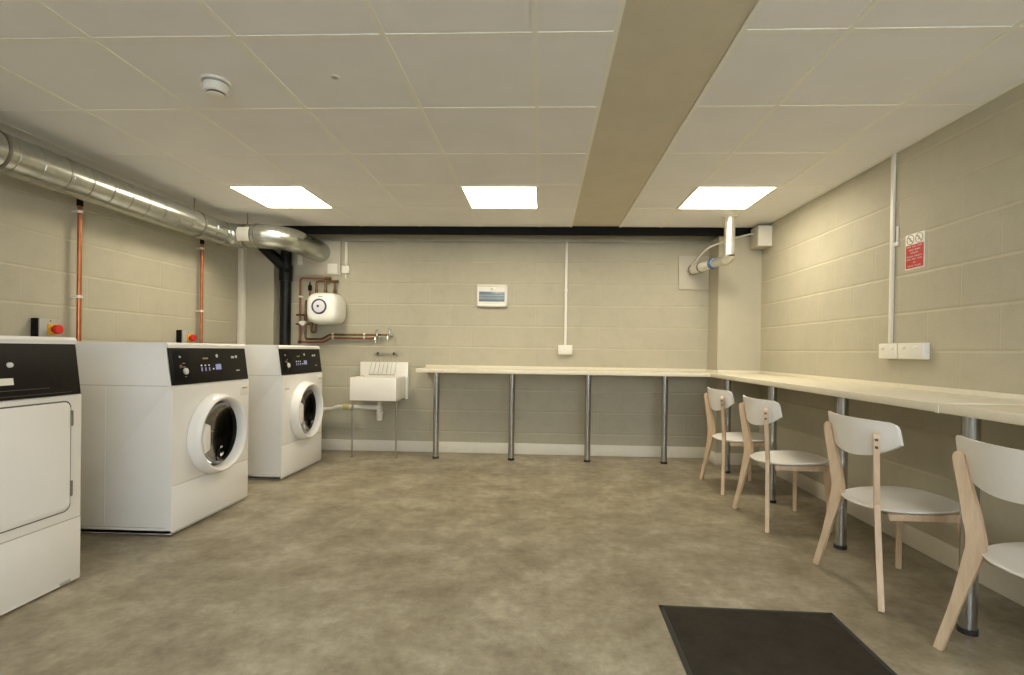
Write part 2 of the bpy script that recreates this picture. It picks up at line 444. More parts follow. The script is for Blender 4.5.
def washer(y, label, plate, x=-2.118):
    t = machine_root('washing_machine', label, 'washing machine', y, 'white front loading washing machines', x)
    hw = WW / 2; zc, rc = .535, .232
    # cabinet: sides, top, back (front left open for the door panel)
    b = MB()
    sil = outline_body(WH)
    for sy in (-1, 1):
        b.prism(sil, 'Y', sy * hw, sy * (hw - .014), .003)
    b.box(-WD, -WD + .012, -hw, hw, .012, WH)
    b.box(-WD + .002, -.062, -hw + .004, hw - .004, WH - .03, WH - .001)
    b.box(-WD, 0, -hw, hw, .010, .03)
    b.prism([(0, .858), (-.010, .866), (-.038, WH - .028), (-.060, WH - .028), (-.04, .858)], 'Y', -hw + .012, hw - .012)
    b.build('cabinet', M['enamel'], t, 25)
    MB().prism([(-.054, WH - .030), (-.028, WH - .030), (-.027, WH - .012), (-.036, WH + .001), (-.054, WH + .001)], 'Y', -hw - .001, hw + .001).build('top_trim', M['enamel_front'], t)
    # side seams
    for sy in (-1, 1):
        y0, y1 = (sy * hw - .0006, sy * hw + .0006)
        MB().box(-WD + .01, -.02, y0, y1, .861, .864).build('panel_seam', M['grey_box'], t)
        MB().box(-WD + .01, -.03, y0, y1, .046, .0485).build('panel_seam', M['grey_box'], t)
        MB().box(-.40, -.392, min(sy * hw, sy * (hw + .0025)), max(sy * hw, sy * (hw + .0025)), .06, .855, .001).build('side_rib', M['enamel'], t)
    # front panel with round opening
    f = MB(); bm = f.bm; n = 64; z0, z1 = .288, .858
    hp = hw - .0015
    def rectpt(a):
        c, s = math.cos(a), math.sin(a)
        k = min((hp / abs(c)) if abs(c) > 1e-9 else 9, ((z1 - zc) / s) if s > 1e-9 else 9, ((zc - z0) / -s) if s < -1e-9 else 9)
        return c * k, zc + s * k
    angs = sorted(set([2 * PI * i / n for i in range(n)] + [math.atan2(zz - zc, yy) % (2 * PI) for yy in (-hp, hp) for zz in (z0, z1)]))
    O = [bm.verts.new((.002, *rectpt(a))) for a in angs]; I = [bm.verts.new((.002, rc * math.cos(a), zc + rc * math.sin(a))) for a in angs]
    J = [bm.verts.new((-.05, rc * math.cos(a), zc + rc * math.sin(a))) for a in angs]; K = [bm.verts.new((-.018, *rectpt(a))) for a in angs]
    for i in range(len(angs)):
        j = (i + 1) % len(angs)
        bm.faces.new((I[i], O[i], O[j], I[j])); bm.faces.new((J[i], I[i], I[j], J[j])); bm.faces.new((O[i], K[i], K[j], O[j]))
    f.build('front_panel', M['enamel_front'], t, 30)
    MB().box(-.02, .0035, -hw + .001, hw - .001, .020, .284, .003).build('lower_panel', M['enamel_front'], t)
    MB().box(-.02, -.004, -hw + .002, hw - .002, .282, .290).build('shadow_gap', M['grey_box'], t)
    bp = MB().box(-.02, .001, -hw + .004, hw - .004, .012, .020); bp.build('bottom_rail', M['grey_box'], t)
    # drum behind the glass
    d = MB().lathe([(-.045, .228), (-.07, .205), (-.07, .24), (-.44, .24), (-.45, .22), (-.46, 0)], (0, 0, zc), 'X', 48)
    dr = d.build('drum', M['drum'], t)
    for k in range(3):
        l = MB().box(-.42, -.08, -.02, .02, -.24, -.17, .012).xf(Matrix.Translation((0, 0, zc)) @ Matrix.Rotation(PI / 2 + k * 2 * PI / 3 + .5, 4, 'X'))
        l.build('drum_lifter', M['drum'], dr)
    MB().lathe([(-.02, .231), (-.06, .226), (-.065, .206), (-.055, .20)], (0, 0, zc), 'X', 48).build('gasket', M['rubber'], t)
    # door: flared ring, bowl glass, grip
    prof = [(.002, .238), (.003, .254), (.012, .258), (.030, .256), (.054, .251), (.072, .243), (.079, .234), (.076, .225), (.066, .217), (.045, .211), (.020, .208), (.002, .21)]
    dd = MB().lathe(prof + [prof[0]], (0, 0, zc), 'X', 72).build('door', M['enamel_front'], t, 50)
    MB().lathe([(.022, .209), (.008, .200), (-.012, .180), (-.035, .146), (-.055, .095), (-.062, 0)], (0, 0, zc), 'X', 56).build('door_glass', M['glass'], dd, 60)
    seg = [(-.186, zc + .090), (-.146, zc + .072), (-.138, zc + .064), (-.138, zc - .072), (-.147, zc - .082), (-.184, zc - .096)] + \
          [(-.2025 * math.cos(a), zc + .2025 * math.sin(a)) for a in (-.46, -.3, -.1, .1, .3, .44)]
    MB().prism(seg, 'X', .040, .070, .003).build('door_grip', M['enamel_front'], dd)
    MB().prism([(-.166, zc + .05), (-.149, zc + .05), (-.149, zc - .05), (-.166, zc - .05)], 'X', .0695, .0705).build('grip_hollow', M['trim_white'], dd)
    hb = MB(); hb.tube([(.020, .252, zc - .06), (.020, .252, zc + .06)], .012, 12); hb.build('door_hinge', M['enamel'], dd)
    # control panel
    h, place = fascia(t, WH)
    cp = place(MB().box(0, .006, -hw + .002, hw - .004, 0, h, .002)).build('control_panel', M['black_gloss'], t)
    place(MB().box(.006, .0075, -hw + .03, -hw + .165, .02, h - .015, .001)).build('payment_inset', M['black_matt'], cp)
    k = MB().lathe([(.007, .019), (.016, .019), (.018, .014), (.018, 0)], (0, -hw + .118, .078), 'X', 24); place(k).build('start_button', M['pale_print'], cp)
    k = MB().lathe([(.007, .010), (.014, .010), (.015, 0)], (0, -hw + .080, .108), 'X', 18); place(k).build('key_lock', M['copper_painted'], cp)
    for (yy, zz, sy, sz) in ((.085, .165, .008, .012), (.112, .126, .010, .004), (.112, .104, .010, .004), (.118, .046, .005, .004)):
        place(MB().box(.0072, .008, -hw + yy - sy, -hw + yy + sy, zz - sz / 2, zz + sz / 2)).build('legend', M['grey_box'], cp)
    for i in range(3):
        place(MB().box(.006, .0072, -hw + .260 + .036 * i, -hw + .272 + .036 * i, .105, .113)).build('lit_legend', M['led_white'], cp)
        place(MB().box(.006, .0072, -hw + .262 + .036 * i, -hw + .273 + .036 * i, .073, .096)).build('lit_button', M['lilac'], cp)
    place(MB().box(.006, .0072, -hw + .372, -hw + .384, .080, .089)).build('lit_legend', M['led_white'], cp)
    place(MB().box(.006, .0075, -hw + .402, -hw + .456, .078, .114)).build('display', M['lilac'], cp)
    place(MB().box(.006, .0070, -hw + .285, -hw + .335, .148, .158)).build('amber_legend', M['amber'], cp)
    k = MB().lathe([(.006, .012), (.0075, .011), (.0075, 0)], (0, -hw + .425, .168), 'X', 18); place(k).build('badge_disc', M['pale_print'], cp)
    lg = MB(); lg.box(.006, .007, -hw + .575, -hw + .606, .150, .156); lg.box(.006, .007, -hw + .575, -hw + .606, .155, .165)
    lg.box(.006, .0068, -hw + .60, -hw + .63, .157, .160)
    lg.lathe([(.006, .011), (.0072, .010), (.0072, 0)], (0, -hw + .632, .160), 'X', 18)
    place(lg).build('brand_print', M['pale_print'], cp)
    place(MB().box(.006, .007, -hw + .615, -hw + .655, .062, .068)).build('model_print', M['pale_print'], cp)
    # white plate with a printed line at the top right of the front
    pl = MB().box(.002, .006, hw - .105, hw - .012, .755, .835, .002).build('front_plate', M['enamel_front'], t)
    MB().box(.006, .0066, hw - .088, hw - .026, .802, .808).build('plate_print', M['ink'], pl)
    if plate:
        MB().box(.002, .0035, -hw + .05, -hw + .115, .742, .754).build('small_label', M['grey_box'], t)
    feet(t)
    return t
washer(3.172, 'white front loading washing machine next to the tumble dryer', False)
washer(4.415, 'white front loading washing machine furthest from the dryer, nearest the sink', True, -2.132)

def dryer(y):
    t = machine_root('tumble_dryer', 'white tumble dryer with square hinged door and black panel, cut by the frame', 'tumble dryer', y, None, -2.143)
    hw = WW / 2; top = 1.126
    b = MB(); b.prism(outline_body(top), 'Y', -hw, hw, .004); b.build('cabinet', M['enamel_front'], t, 25)
    MB().prism([(-.054, top - .030), (-.028, top - .030), (-.027, top - .012), (-.036, top + .001), (-.054, top + .001)], 'Y', -hw - .001, hw + .001).build('top_trim', M['enamel_front'], t)
    h, place = fascia(t, top)
    cp = place(MB().box(0, .006, -hw + .002, hw - .004, 0, h, .002)).build('control_panel', M['black_gloss'], t)
    place(MB().lathe([(.006, .011), (.014, .010), (.015, 0)], (0, .070, .142), 'X', 20)).build('key_lock', M['pale_print'], cp)
    place(MB().box(.006, .0072, -.02, .078, .060, .088)).build('sticker', M['sign_white'], cp)
    pr = MB(); pr.box(.006, .0066, -.3, hw - .15, .036, .0385); place(pr).build('panel_crease', M['seam'], cp)
    place(MB().box(.006, .0066, -.3, hw - .05, .012, .014)).build('panel_crease', M['seam'], cp)
    dy = .0
    gap = MB().prism(rrect(-.003, .590, .644, .502, .032), 'X', -.001, .0030); gap.build('shadow_gap', M['seam'], t)
    d = MB().prism(rrect(-.003, .590, .632, .490, .028), 'X', .000, .006, .002).build('door', M['enamel_front'], t)
    for z in (.76, .44):
        hg = MB().tube([(.007, .3165, z - .035), (.007, .3165, z + .035)], .0045, 10); hg.box(.001, .008, .313, .326, z - .034, z + .034, .001)
        hg.build('hinge', M['hanger'], d)
    MB().box(-.01, .0025, -hw + .002, hw - .002, .022, .296, .003).build('lower_panel', M['enamel_front'], t)
    MB().box(-.01, .0012, -hw + .003, hw - .003, .2955, .300).build('panel_seam', M['grey_box'], t)
    MB().box(-.02, .004, hw - .10, hw - .05, .014, .026, .001).build('fixing_tab', M['grey_box'], t)
    feet(t)
    return t
dryer(1.883)

# ------------------------------------------------------------------ isolator switches
def isolator(y, z, label):
    t = thing('isolator_switch', label, 'isolator switch', (XL, y, z), 0, 'rotary isolators on the left wall')
    MB().box(0, .048, -.07, .07, -.08, .09, .003).build('housing', M['black_matt'], t)
    MB().box(.048, .058, -.069, .07, -.079, .089, .003).build('cover', M['grey_box'], t)
    MB().box(.058, .065, -.018, .046, -.012, .058, .003).build('yellow_plate', M['yellow'], t)
    k = MB().lathe([(.065, .020), (.085, .020), (.085, .031), (.103, .030), (.106, .026), (.106, 0)], (0, .014, .022), 'X', 28)
    k.build('red_knob', M['red'], t)
    MB().lathe([(.058, .004), (.061, .003), (.061, 0)], (0, .0, .075), 'X', 10).build('screw', M['ink'], t)
    return t
isolator(3.085, 1.168, 'red and yellow isolator switch on the left wall behind the dryer')
isolator(4.335, 1.145, 'red and yellow isolator switch on the left wall behind the first washing machine')

# ------------------------------------------------------------------ vertical copper gas pipes
def riser(y, label):
    t = thing('copper_pipe', label, 'copper pipe', (XL + .05, y, 0), 0, 'vertical copper pipes on the left wall')
    MB().tube([(0, 0, 0), (0, 0, 2.06)],   .0135, 20).build('tube', M['copper'], t)
    MB().tube([(0, 0, 2.035), (0, 0, 2.10)], .018, 20).build('collar', M['black_matt'], t)
    for z in (1.995, 1.42, .75):
        c = MB().lathe([(-.009, .014), (-.009, .020), (.009, .020), (.009, .014)], (0, 0, z), seg=20); c.box(-.05, -.014, -.010, .010, z - .007, z + .007)
        c.build('pipe_clip', M['white_plastic'], t)
    return t
riser(3.29, 'vertical copper pipe on the left wall between dryer and washing machine')
riser(4.515, 'vertical copper pipe on the left wall closer to the duct elbow')

# ------------------------------------------------------------------ galvanised duct
t = thing('ventilation_duct', 'silver spiral ventilation duct along the left wall bending into the back wall', 'ventilation duct', (-2.93, 2, 2.122))
R = .108
def L(p): return (p[0] + 2.93, p[1] - 2, p[2] - 2.122)
x0, z0 = -2.93, 2.122
MB().tube([L((x0, -2.15, z0)), L((x0, 4.43, z0))], R, 48).build('straight_run', M['galv_run'], t, 50)
for yy, hl in ((2.785, .045), (2.93, .012)):
    MB().lathe([(-hl - .002, R + .0005), (-hl, R + .0025), (hl, R + .0025), (hl + .002, R + .0005)], L((x0, yy, z0)), 'Y', 40).build('joint_collar', M['galv'], t, 30)
e = arc((x0 + .13, 4.43), .13, 180, 90, 6, lambda a, b_: L((a, b_, z0)))
MB().tube(e, R + .003, 40).build('elbow', M['galv'], t, 12)
xc = x0 + .13
MB().tube([L((xc - .002, 4.56, z0)), L((xc + .15, 4.56, z0))], R, 40).build('cross_run', M['galv'], t)
lab = MB().lathe([(.012, R + .006), (.125, R + .006)], L((xc, 4.56, z0)), 'X', 64)
bmesh.ops.delete(lab.bm, geom=[f for f in lab.bm.faces if not (f.calc_center_median().y < L((0, 4.515, 0))[1] and -.062 < f.calc_center_median().z < .062)], context='FACES')
lab.build('paper_label', M['label'], t, 60)
MB().lathe([(-.014, R + .001), (-.014, R + .006), (.014, R + .006), (.014, R + .001)], L((xc + .148, 4.56, z0)), 'X', 40).build('joint_collar', M['galv'], t, 30)
rr = .25
e = arc((xc + .152, 4.56 + rr), rr, -90, 0, 7, lambda a, b_: L((a, b_, z0)))
e.append(L((xc + .152 + rr, YB - .001, z0)))
MB().tube(e, R + .002, 40).build('wall_bend', M['galv'], t, 12)
for (hx, hy) in ((x0, .9), (x0, 2.55), (x0, 4.1), (xc + .05, 4.56)):
    hr = MB().tube([L((hx, hy, z0 + R - .004)), L((hx, hy, H))], .005, 8)
    hr.lathe([(-.008, R + .001), (-.008, R + .004), (.008, R + .004), (.008, R + .001)], L((hx, hy, z0)), 'Y' if hx == x0 else 'X', 40)
    hr.build('hanger', M['hanger'], t)

# ------------------------------------------------------------------ corner trunking and black stack
tag(MB().box(XL + .002, XL + .062, 5.135, 5.199, 0, 2.20, .006).build('corner_trunking', M['trim_white']), 'white boxed pipe casing standing in the left back corner', 'pipe casing')
t = thing('soil_stack', 'black plastic soil pipe rising beside the water heater', 'waste pipe', (-2.735, 5.235, 0))
MB().tube([(0, 0, 0), (0, 0, 2.24)], .055, 28).build('pipe', M['black_pipe'], t)
MB().lathe([(1.80, .055), (1.80, .066), (1.965, .066), (1.965, .055)], (0, 0, 0), seg=28).build('socket', M['black_pipe'], t)
MB().tube([(0, 0, 1.93), (-.06, -.025, 2.00), (-.15, -.06, 2.09), (-.22, -.085, 2.16)], [.060, .060, .055, .055], 24).build('branch_bend', M['black_pipe'], t)
k = MB().box(-.03, .062, -.062, -.03, 1.88, 1.93, .004); k.build('clamp', M['black_matt'], t)
MB().lathe([(.02, .055), (.02, .064), (.10, .064), (.10, .055)], (0, 0, 0), seg=28).build('foot_collar', M['black_pipe'], t)
# ------------------------------------------------------------------ back wall, left part
BW = YB
def back_box(x0, x1, z0, z1, d, bev=.003): return MB().box(x0, x1, BW - d, BW, z0, z1, bev)
tag(back_box(-2.675, -2.175, 1.873, 2.245, .016, .002).build('backing_board', M['grey_white_board']), 'pale square board fixed to the back wall above the water heater', 'board')
t = thing('cable_trunking', 'short white cable trunking with outlet right of the board above the heater', 'cable trunking', (-2.115, BW, 1.885))
MB().box(-.014, .014, -.016, 0, .10, .35, .002).build('channel', M['white_plastic'], t)
MB().box(-.040, .040, -.036, 0, 0.012, .092, .004).build('outlet_box', M['white_plastic'], t)
MB().tube([(0, -.02, .014), (0, -.02, -.02), (.004, -.018, -.05)], .006, 10).build('cable_gland', M['white_plastic'], t)
tag(MB().box(-2.315, -2.205, BW - .024, BW - .016, 1.892, 2.0, .002).build('blank_plate', M['white_plastic']), 'small blank white plate on the pale board above the heater', 'plate')
t = thing('junction_box', 'small white junction fitting beside the black soil pipe', 'junction box', (-2.60, BW, 1.98))
MB().box(-.028, .016, -.045, 0, 0, .11, .004).build('housing', M['white_plastic'], t)
MB().box(-.03, .018, -.049, -.045, .002, .108, .002).build('lid', M['white_plastic'], t)

# water heater
t = thing('water_heater', 'rounded white wall water heater with blue dial ring', 'water heater', (-2.263, BW, 1.502))
b = MB(); bm = b.bm; prev = None; nseg = 56
for (dy, k) in ((0, .90), (-.03, .96), (-.08, 1.0), (-.17, 1.0), (-.225, .975), (-.262, .92), (-.285, .83), (-.297, .68), (-.303, .45), (-.305, .2)):
    ring = []
    for j in range(nseg):
        a = 2 * PI * j / nseg; c_, s_ = math.cos(a), math.sin(a); p = 2 / 3.5
        x = .168 * k * math.copysign(abs(c_) ** p, c_); z = .166 * k * math.copysign(abs(s_) ** p, s_)
        ring.append(bm.verts.new((x, dy, z)))
    if prev:
        for j in range(nseg): bm.faces.new((prev[j], prev[(j + 1) % nseg], ring[(j + 1) % nseg], ring[j]))
    else: bm.faces.new(ring)
    prev = ring
bm.faces.new(prev)
b.build('casing', M['heater_white'], t, 80)
MB().lathe([(-.298, .062), (-.309, .062), (-.312, .070), (-.309, .078), (-.294, .078)], (-.01, 0, .015), 'Y', 40).build('blue_ring', M['blue'], t)
MB().lathe([(-.300, .061), (-.309, .060), (-.313, .040), (-.314, 0)], (-.01, 0, .015), 'Y', 40).build('dial_face', M['dial'], t)
MB().lathe([(-.312, .013), (-.320, .012), (-.321, 0)], (-.018, 0, .017), 'Y', 18).build('knob', M['blue'], t)
pr = MB()
for i in range(4): pr.box(-.022 + i * .012, -.014 + i * .012, -.3025, -.300, .112, .120)
pr.build('printed_mark', M['ink'], t)

# copper plumbing
PY = BW - .05
def plumb(name, pts, mat, label, r=.0105, clips=(), fit=(), group='copper water pipes on the back wall', cat='water pipe', sm=True):
    o = Vector((pts[0][0], PY, pts[0][1])); t = thing(name, label, cat, o, 0, group)
    P = [Vector((p[0], PY if len(p) < 3 else p[2], p[1])) - o for p in pts]
    Q = [P[0]]
    for i in range(1, len(P) - 1):      # rounded bends
        a, b_ = (P[i - 1] - P[i]), (P[i + 1] - P[i]); d = min(.026, a.length * .45, b_.length * .45)
        A, B = P[i] + a.normalized() * d, P[i] + b_.normalized() * d
        for k in range(5):
            u = k / 4; Q.append(A * (1 - u) ** 2 + P[i] * 2 * u * (1 - u) + B * u * u)
    Q.append(P[-1])
    MB().tube(Q, r, 14).build('tube', M[mat], t, 60)
    for (x, z, hor) in clips:
        q = Vector((x, PY, z)) - o
        c = MB().lathe([(-.009, r + .001), (-.009, r + .007), (.009, r + .007), (.009, r + .001)], q, 'X' if hor else 'Z', 16)
        c.box(q.x - .008, q.x + .008, q.y + r, q.y + .0495, q.z - .008, q.z + .008)
        c.build('pipe_clip', M['white_plastic'], t)
    for (x, z, hor, ln) in fit:
        q = Vector((x, PY, z)) - o
        MB().lathe([(-ln, r), (-ln, r + .005), (ln, r + .005), (ln, r)], q, 'X' if hor else 'Z', 16).build('fitting', M['copper_dull'], t)
    return t
plumb('copper_pipe', [(-2.291, 1.836), (-2.593, 1.836), (-2.593, 1.158), (-2.327, 1.160), (-2.251, 1.205), (-1.746, 1.208)], 'copper_painted',
      'outermost red brown copper pipe dropping beside the soil pipe to the lower tap run', clips=((-2.593, 1.64, False), (-2.232, 1.205, True), (-1.893, 1.208, True)), fit=((-2.593, 1.158, True, .016), (-2.291, 1.836, True, .03)))
plumb('copper_pipe', [(-2.40, 1.60, PY + .01), (-2.532, 1.60), (-2.532, 1.190), (-2.347, 1.192), (-2.270, 1.240), (-1.600, 1.243)], 'copper_dull',
      'inner dull copper pipe leaving the heater side for the upper tap run', clips=((-2.232, 1.242, True), (-1.893, 1.243, True)), fit=((-2.532, 1.42, False, .03),))
plumb('copper_pipe', [(-2.418, 1.62), (-2.418, 1.804), (-2.270, 1.805)], 'copper_dull', 'short copper pipe looping over the left top of the water heater', fit=((-2.418, 1.70, False, .02),))
plumb('copper_pipe', [(-2.322, 1.826), (-2.322, 1.62)], 'copper_dull', 'short straight copper pipe entering the middle of the heater top', fit=((-2.322, 1.70, False, .018),))
plumb('copper_pipe', [(-2.219, 1.795), (-2.219, 1.62)], 'copper_dull', 'short copper pipe with a tee at the right of the heater top', fit=((-2.219, 1.805, True, .035), (-2.219, 1.70, False, .018)))
plumb('copper_pipe', [(-2.635, 1.445), (-2.40, 1.445)], 'copper_dull', 'upper short horizontal copper pipe between soil pipe and heater')
plumb('copper_pipe', [(-2.635, 1.347), (-2.47, 1.347)], 'copper_dull', 'lower short horizontal copper pipe with white valve left of heater')
plumb('copper_pipe', [(-2.471, 1.40), (-2.471, 1.260), (-2.418, 1.260), (-2.418, 1.36)], 'copper_dull', 'small u shaped copper loop under the water heater', fit=((-2.471, 1.347, False, .02),))
t = thing('stop_valve', 'small white stop valve on the copper pipes left of the heater', 'valve', (-2.55, PY - .03, 1.36))
MB().lathe([(-.035, .014), (-.02, .019), (.02, .019), (.035, .014)], (0, 0, 0), 'X', 16, True).build('valve_body', M['white_plastic'], t)
MB().box(-.006, .03, -.035, -.015, -.028, .004, .004).build('lever', M['sign_white'], t)
t = thing('pressure_valve', 'dark fitting hanging on the pipework above the heater', 'valve', (-2.489, PY, 1.735))
v = MB().tube([(0, 0, .065), (0, 0, -.11)], .009, 12)
v.build('stem', M['copper_dull'], t)
MB().lathe([(-.03, .012), (-.03, .02), (.02, .02), (.03, .012)], (0, 0, .0), seg=16, caps=True).build('valve_body', M['black_matt'], t)
MB().tube([(0, -.012, .04), (.012, -.03, .03), (.012, -.035, -.015)], .005, 8).build('handle', M['black_matt'], t)

def tap(x, z, label):
    t = thing('tap', label, 'tap', (x, PY, z), 0, 'bib taps above the sink')
    b = MB().tube([(0, .02, 0), (0, -.055, 0), (0, -.085, -.012), (0, -.105, -.045), (0, -.108, -.075)], [.011, .012, .012, .011, .010], 16)
    b.lathe([(.0, .016), (.008, .016), (.008, .009)], (0, -.045, .010), seg=16)
    b.build('spout', M['chrome'], t)
    MB().tube([(0, -.045, .012), (0, -.045, .052)], .008, 12).build('spindle', M['chrome'], t)
    h = MB().tube([(-.022, -.045, .055), (.022, -.045, .055)], .006, 10); h.tube([(0, -.045, .05), (0, -.06, .072)], .006, 10)
    h.build('handle', M['chrome'], t)
    MB().lathe([(-.002, .011), (-.002, .020), (.010, .022), (.010, .011)], (0, 0.008, 0), 'Y', 18).build('wall_flange', M['chrome'], t)
    return t
tap(-1.742, 1.226, 'left chrome bib tap at the end of the copper pipes')
tap(-1.612, 1.243, 'right chrome bib tap at the end of the copper pipes')

# ------------------------------------------------------------------ bucket sink
SX0, SX1, SY0 = -1.915, -1.445, 4.93
t = thing('utility_sink', 'white ceramic bucket sink on thin chrome legs below the taps', 'sink', ((SX0 + SX1) / 2, SY0, 0))
cx = (SX0 + SX1) / 2; hw = (SX1 - SX0) / 2; dp = BW - SY0
z0, z1 = .575, .808
b = MB(); wl = .028
b.box(-hw, hw, 0, wl, z0, z1, .008); b.box(-hw, -hw + wl, .005, dp - .03, z0, z1, .008); b.box(hw - wl, hw, .005, dp - .03, z0, z1, .008)
b.box(-hw + .004, hw - .004, .004, dp - .03, z0, z0 + .03, .006)
b.build('basin', M['ceramic'], t)
MB().box(-hw - .022, hw + .022, dp - .048, dp, z0 - .012, .955, .008).build('back_upstand', M['ceramic'], t)
MB().lathe([(z0 + .03, .03), (z0 + .033, .022), (z0 + .028, 0)], (0.0, .17, 0), seg=20).build('plughole', M['chrome'], t)
for sx in (-1, 1):
    l = MB().tube([(sx * (hw - .012), .055, .012), (sx * (hw - .012), .055, z0 - .004)], .0095, 14)
    l.lathe([(0, .017), (.012, .017), (.016, .010)], (sx * (hw - .012), .055, 0), seg=16, caps=True)
    l.build('leg', M['thin_chrome'], t)
fr = MB(); fr.box(-hw + .002, hw - .002, .045, .065, z0 - .012, z0); 
for sx in (-1, 1): fr.box(sx * (hw - .012) - .010, sx * (hw - .012) + .010, .05, dp - .002, z0 - .014, z0 - .001)
fr.build('support_frame', M['thin_chrome'], t)
# hinged bucket grating folded up against the wall
gt = MB(); A0, A1 = -.150, .125; B0, B1 = -.112, .135
y0_, y1_ = dp - .060, dp - .012; zz0, zz1 = .822, 1.045
for (p, q, r_) in (((A0, y0_ - .02, zz0), (A1, y0_ - .02, zz0), .007), ((B0, y1_ - .01, zz1), (B1, y1_ - .01, zz1), .007)):
    gt.tube([p, q], r_, 10)
gt.build('grating_bar', M['thin_chrome'], t)
gw = MB()
for i in range(7):
    u = i / 6; gw.tube([(A0 + (A1 - A0) * u, y0_ - .02, zz0), (B0 + (B1 - B0) * u, y1_ - .01, zz1)], .0028, 6)
gw.build('grating_wire', M['thin_chrome'], t)
for u in (.15, .85):
    MB().lathe([(-.008, .014), (.008, .014)], (B0 + (B1 - B0) * u, y1_ - .012, zz1), 'X', 12, True).build('rubber_buffer', M['rubber'], t)

t = thing('waste_pipe', 'white plastic waste pipe with bottle trap under the sink', 'waste pipe', (-1.70, 5.12, 0))
MB().lathe([(.355, 0), (.355, .026), (.365, .031), (.425, .031), (.43, .036), (.448, .036), (.452, .030), (.50, .030), (.503, .022), (.560, .022)], (0.03, 0, 0), seg=24).build('bottle_trap', M['white_plastic'], t)
P = [(.02, .0, .488), (-.36, .05, .484), (-.44, .06, .477), (-.56, .08, .448), (-.98, .09, .438)]
MB().tube(catmull(P, 5), .023, 16).build('pipe', M['white_plastic'], t, 60)
MB().lathe([(-.03, .024), (-.03, .031), (.03, .031), (.03, .024)], (-.335, .047, .485), 'X', 18).build('coupling', M['green_yellow'], t)

# ------------------------------------------------------------------ back wall, middle
t = thing('distribution_board', 'white framed board with tinted blue window in the middle of the back wall', 'fuse board', (-.54, BW, 1.671))
f = MB(); a, h = .161, .115
for q in ((-a, a, -h, -h + .022), (-a, a, h - .022, h), (-a, -a + .02, -h, h), (a - .02, a, -h, h)): f.box(q[0], q[1], -.045, 0, q[2], q[3], .004)
f.build('frame', M['white_plastic'], t)
MB().box(-.145, .145, -.036, -.01, -.098, .098).build('face_plate', M['sign_white'], t)
MB().box(-.030, .030, -.040, -.036, .055, .088, .002).build('latch_plate', M['white_plastic'], t)
MB().lathe([(-.040, .010), (-.044, .009), (-.044, 0)], (0, 0, .071), 'Y', 16).build('latch', M['grey_box'], t)
w = MB().box(-.137, .132, -.040, -.036, -.062, .042, .001).build('tinted_window', M['tinted'], t)
MB().box(-.135, .130, -.0412, -.040, -.040, -.010).build('switch_row', M['tinted2'], w)
MB().box(-.135, .130, -.0412, -.040, .002, .006).build('rail', M['pale_print'], w)
t = thing('cable_trunking', 'tall thin white trunking dropping down the middle of the back wall', 'cable trunking', (.238, BW, 1.15))
MB().box(-.013, .013, -.016, 0, .012, 1.10, .002).build('channel', M['white_plastic'], t)
MB().box(-.017, .017, -.019, 0, .575, .60, .002).build('coupler', M['white_plastic'], t)
t = thing('outlet_box', 'white outlet box below the trunking, above the back worktop', 'outlet', (.237, BW, 1.11))
MB().box(-.074, .074, -.036, 0, -.05, .05, .004).build('back_box', M['white_plastic'], t)
MB().box(-.073, .073, -.045, -.036, -.049, .049, .003).build('face_plate', M['white_plastic'], t)
# ------------------------------------------------------------------ back wall, right: white panel, foil pipe, cable
tag(back_box(1.405, 1.716, 1.755, 2.105, .018, .003).build('access_panel', M['grey_white_board']), 'square white panel on the back wall that the foil pipe enters', 'panel')
t = thing('foil_pipe', 'shiny foil wrapped pipe from the ceiling elbowing into the white panel', 'vent pipe', (1.665, 4.60, 2.0))
rp = .047
MB().tube([(0, 0, .333), (0, 0, -.02)], [rp] * 2, 28).build('vertical_run', M['foil'], t)
d0 = Vector((0, 0, -.03)); d1 = Vector((-.135, BW - .019 - 4.60, -.045))
el = [(0, 0, -.012), (-.004, .018, -.04), (-.012, .06, -.052)]
MB().tube(catmull(el, 5), rp + .002, 28).build('elbow', M['foil'], t, 60)
st = Vector(el[-1]); dr = d1 - st
MB().tube([st + dr * .02, st + dr * .30], rp - .004, 28).build('sloping_run', M['foil'], t)
MB().tube([st + dr * .34, st + dr * .62], rp - .006, 28).build('white_run', M['white_plastic'], t)
MB().tube([st + dr * .28, st + dr * .36], rp + .003, 28).build('blue_tape', M['blue_tape'], t)
MB().tube([st + dr * .60, st + dr * 1.0], rp - .001, 28).build('plain_run', M['trim_white'], t)
MB().tube([st + dr * .66, st + dr * .68], rp + .006, 28).build('jubilee_clip', M['hanger'], t)
MB().tube([st + dr * .92, st + dr * .945], rp + .006, 28).build('jubilee_clip', M['hanger'], t)
MB().lathe([(.318, rp), (.322, rp + .02), (.333, rp + .022)], (0, 0, 0), seg=28).build('ceiling_collar', M['trim_white'], t)
t = thing('junction_box', 'white junction box high in the right back corner', 'junction box', (XR, 4.90, 2.21))
MB().box(-.135, 0, -.085, .085, -.10, .095, .006).build('housing', M['plaster'], t)
MB().box(-.131, -.004, -.0855, -.085, -.096, .091).build('lid_edge', M['trim_white'], t)
cb = catmull([(1.52, BW - .02, 1.985), (1.53, 5.16, 2.02), (1.60, 5.0, 2.12), (1.75, 4.93, 2.18), (1.90, 4.92, 2.225), (2.006, 4.92, 2.25)], 6)
tag(MB().tube(cb, .0085, 10).build('white_cable', M['cable'], None, 60), 'thin white cable arching from the foil pipe to the junction box', 'cable')

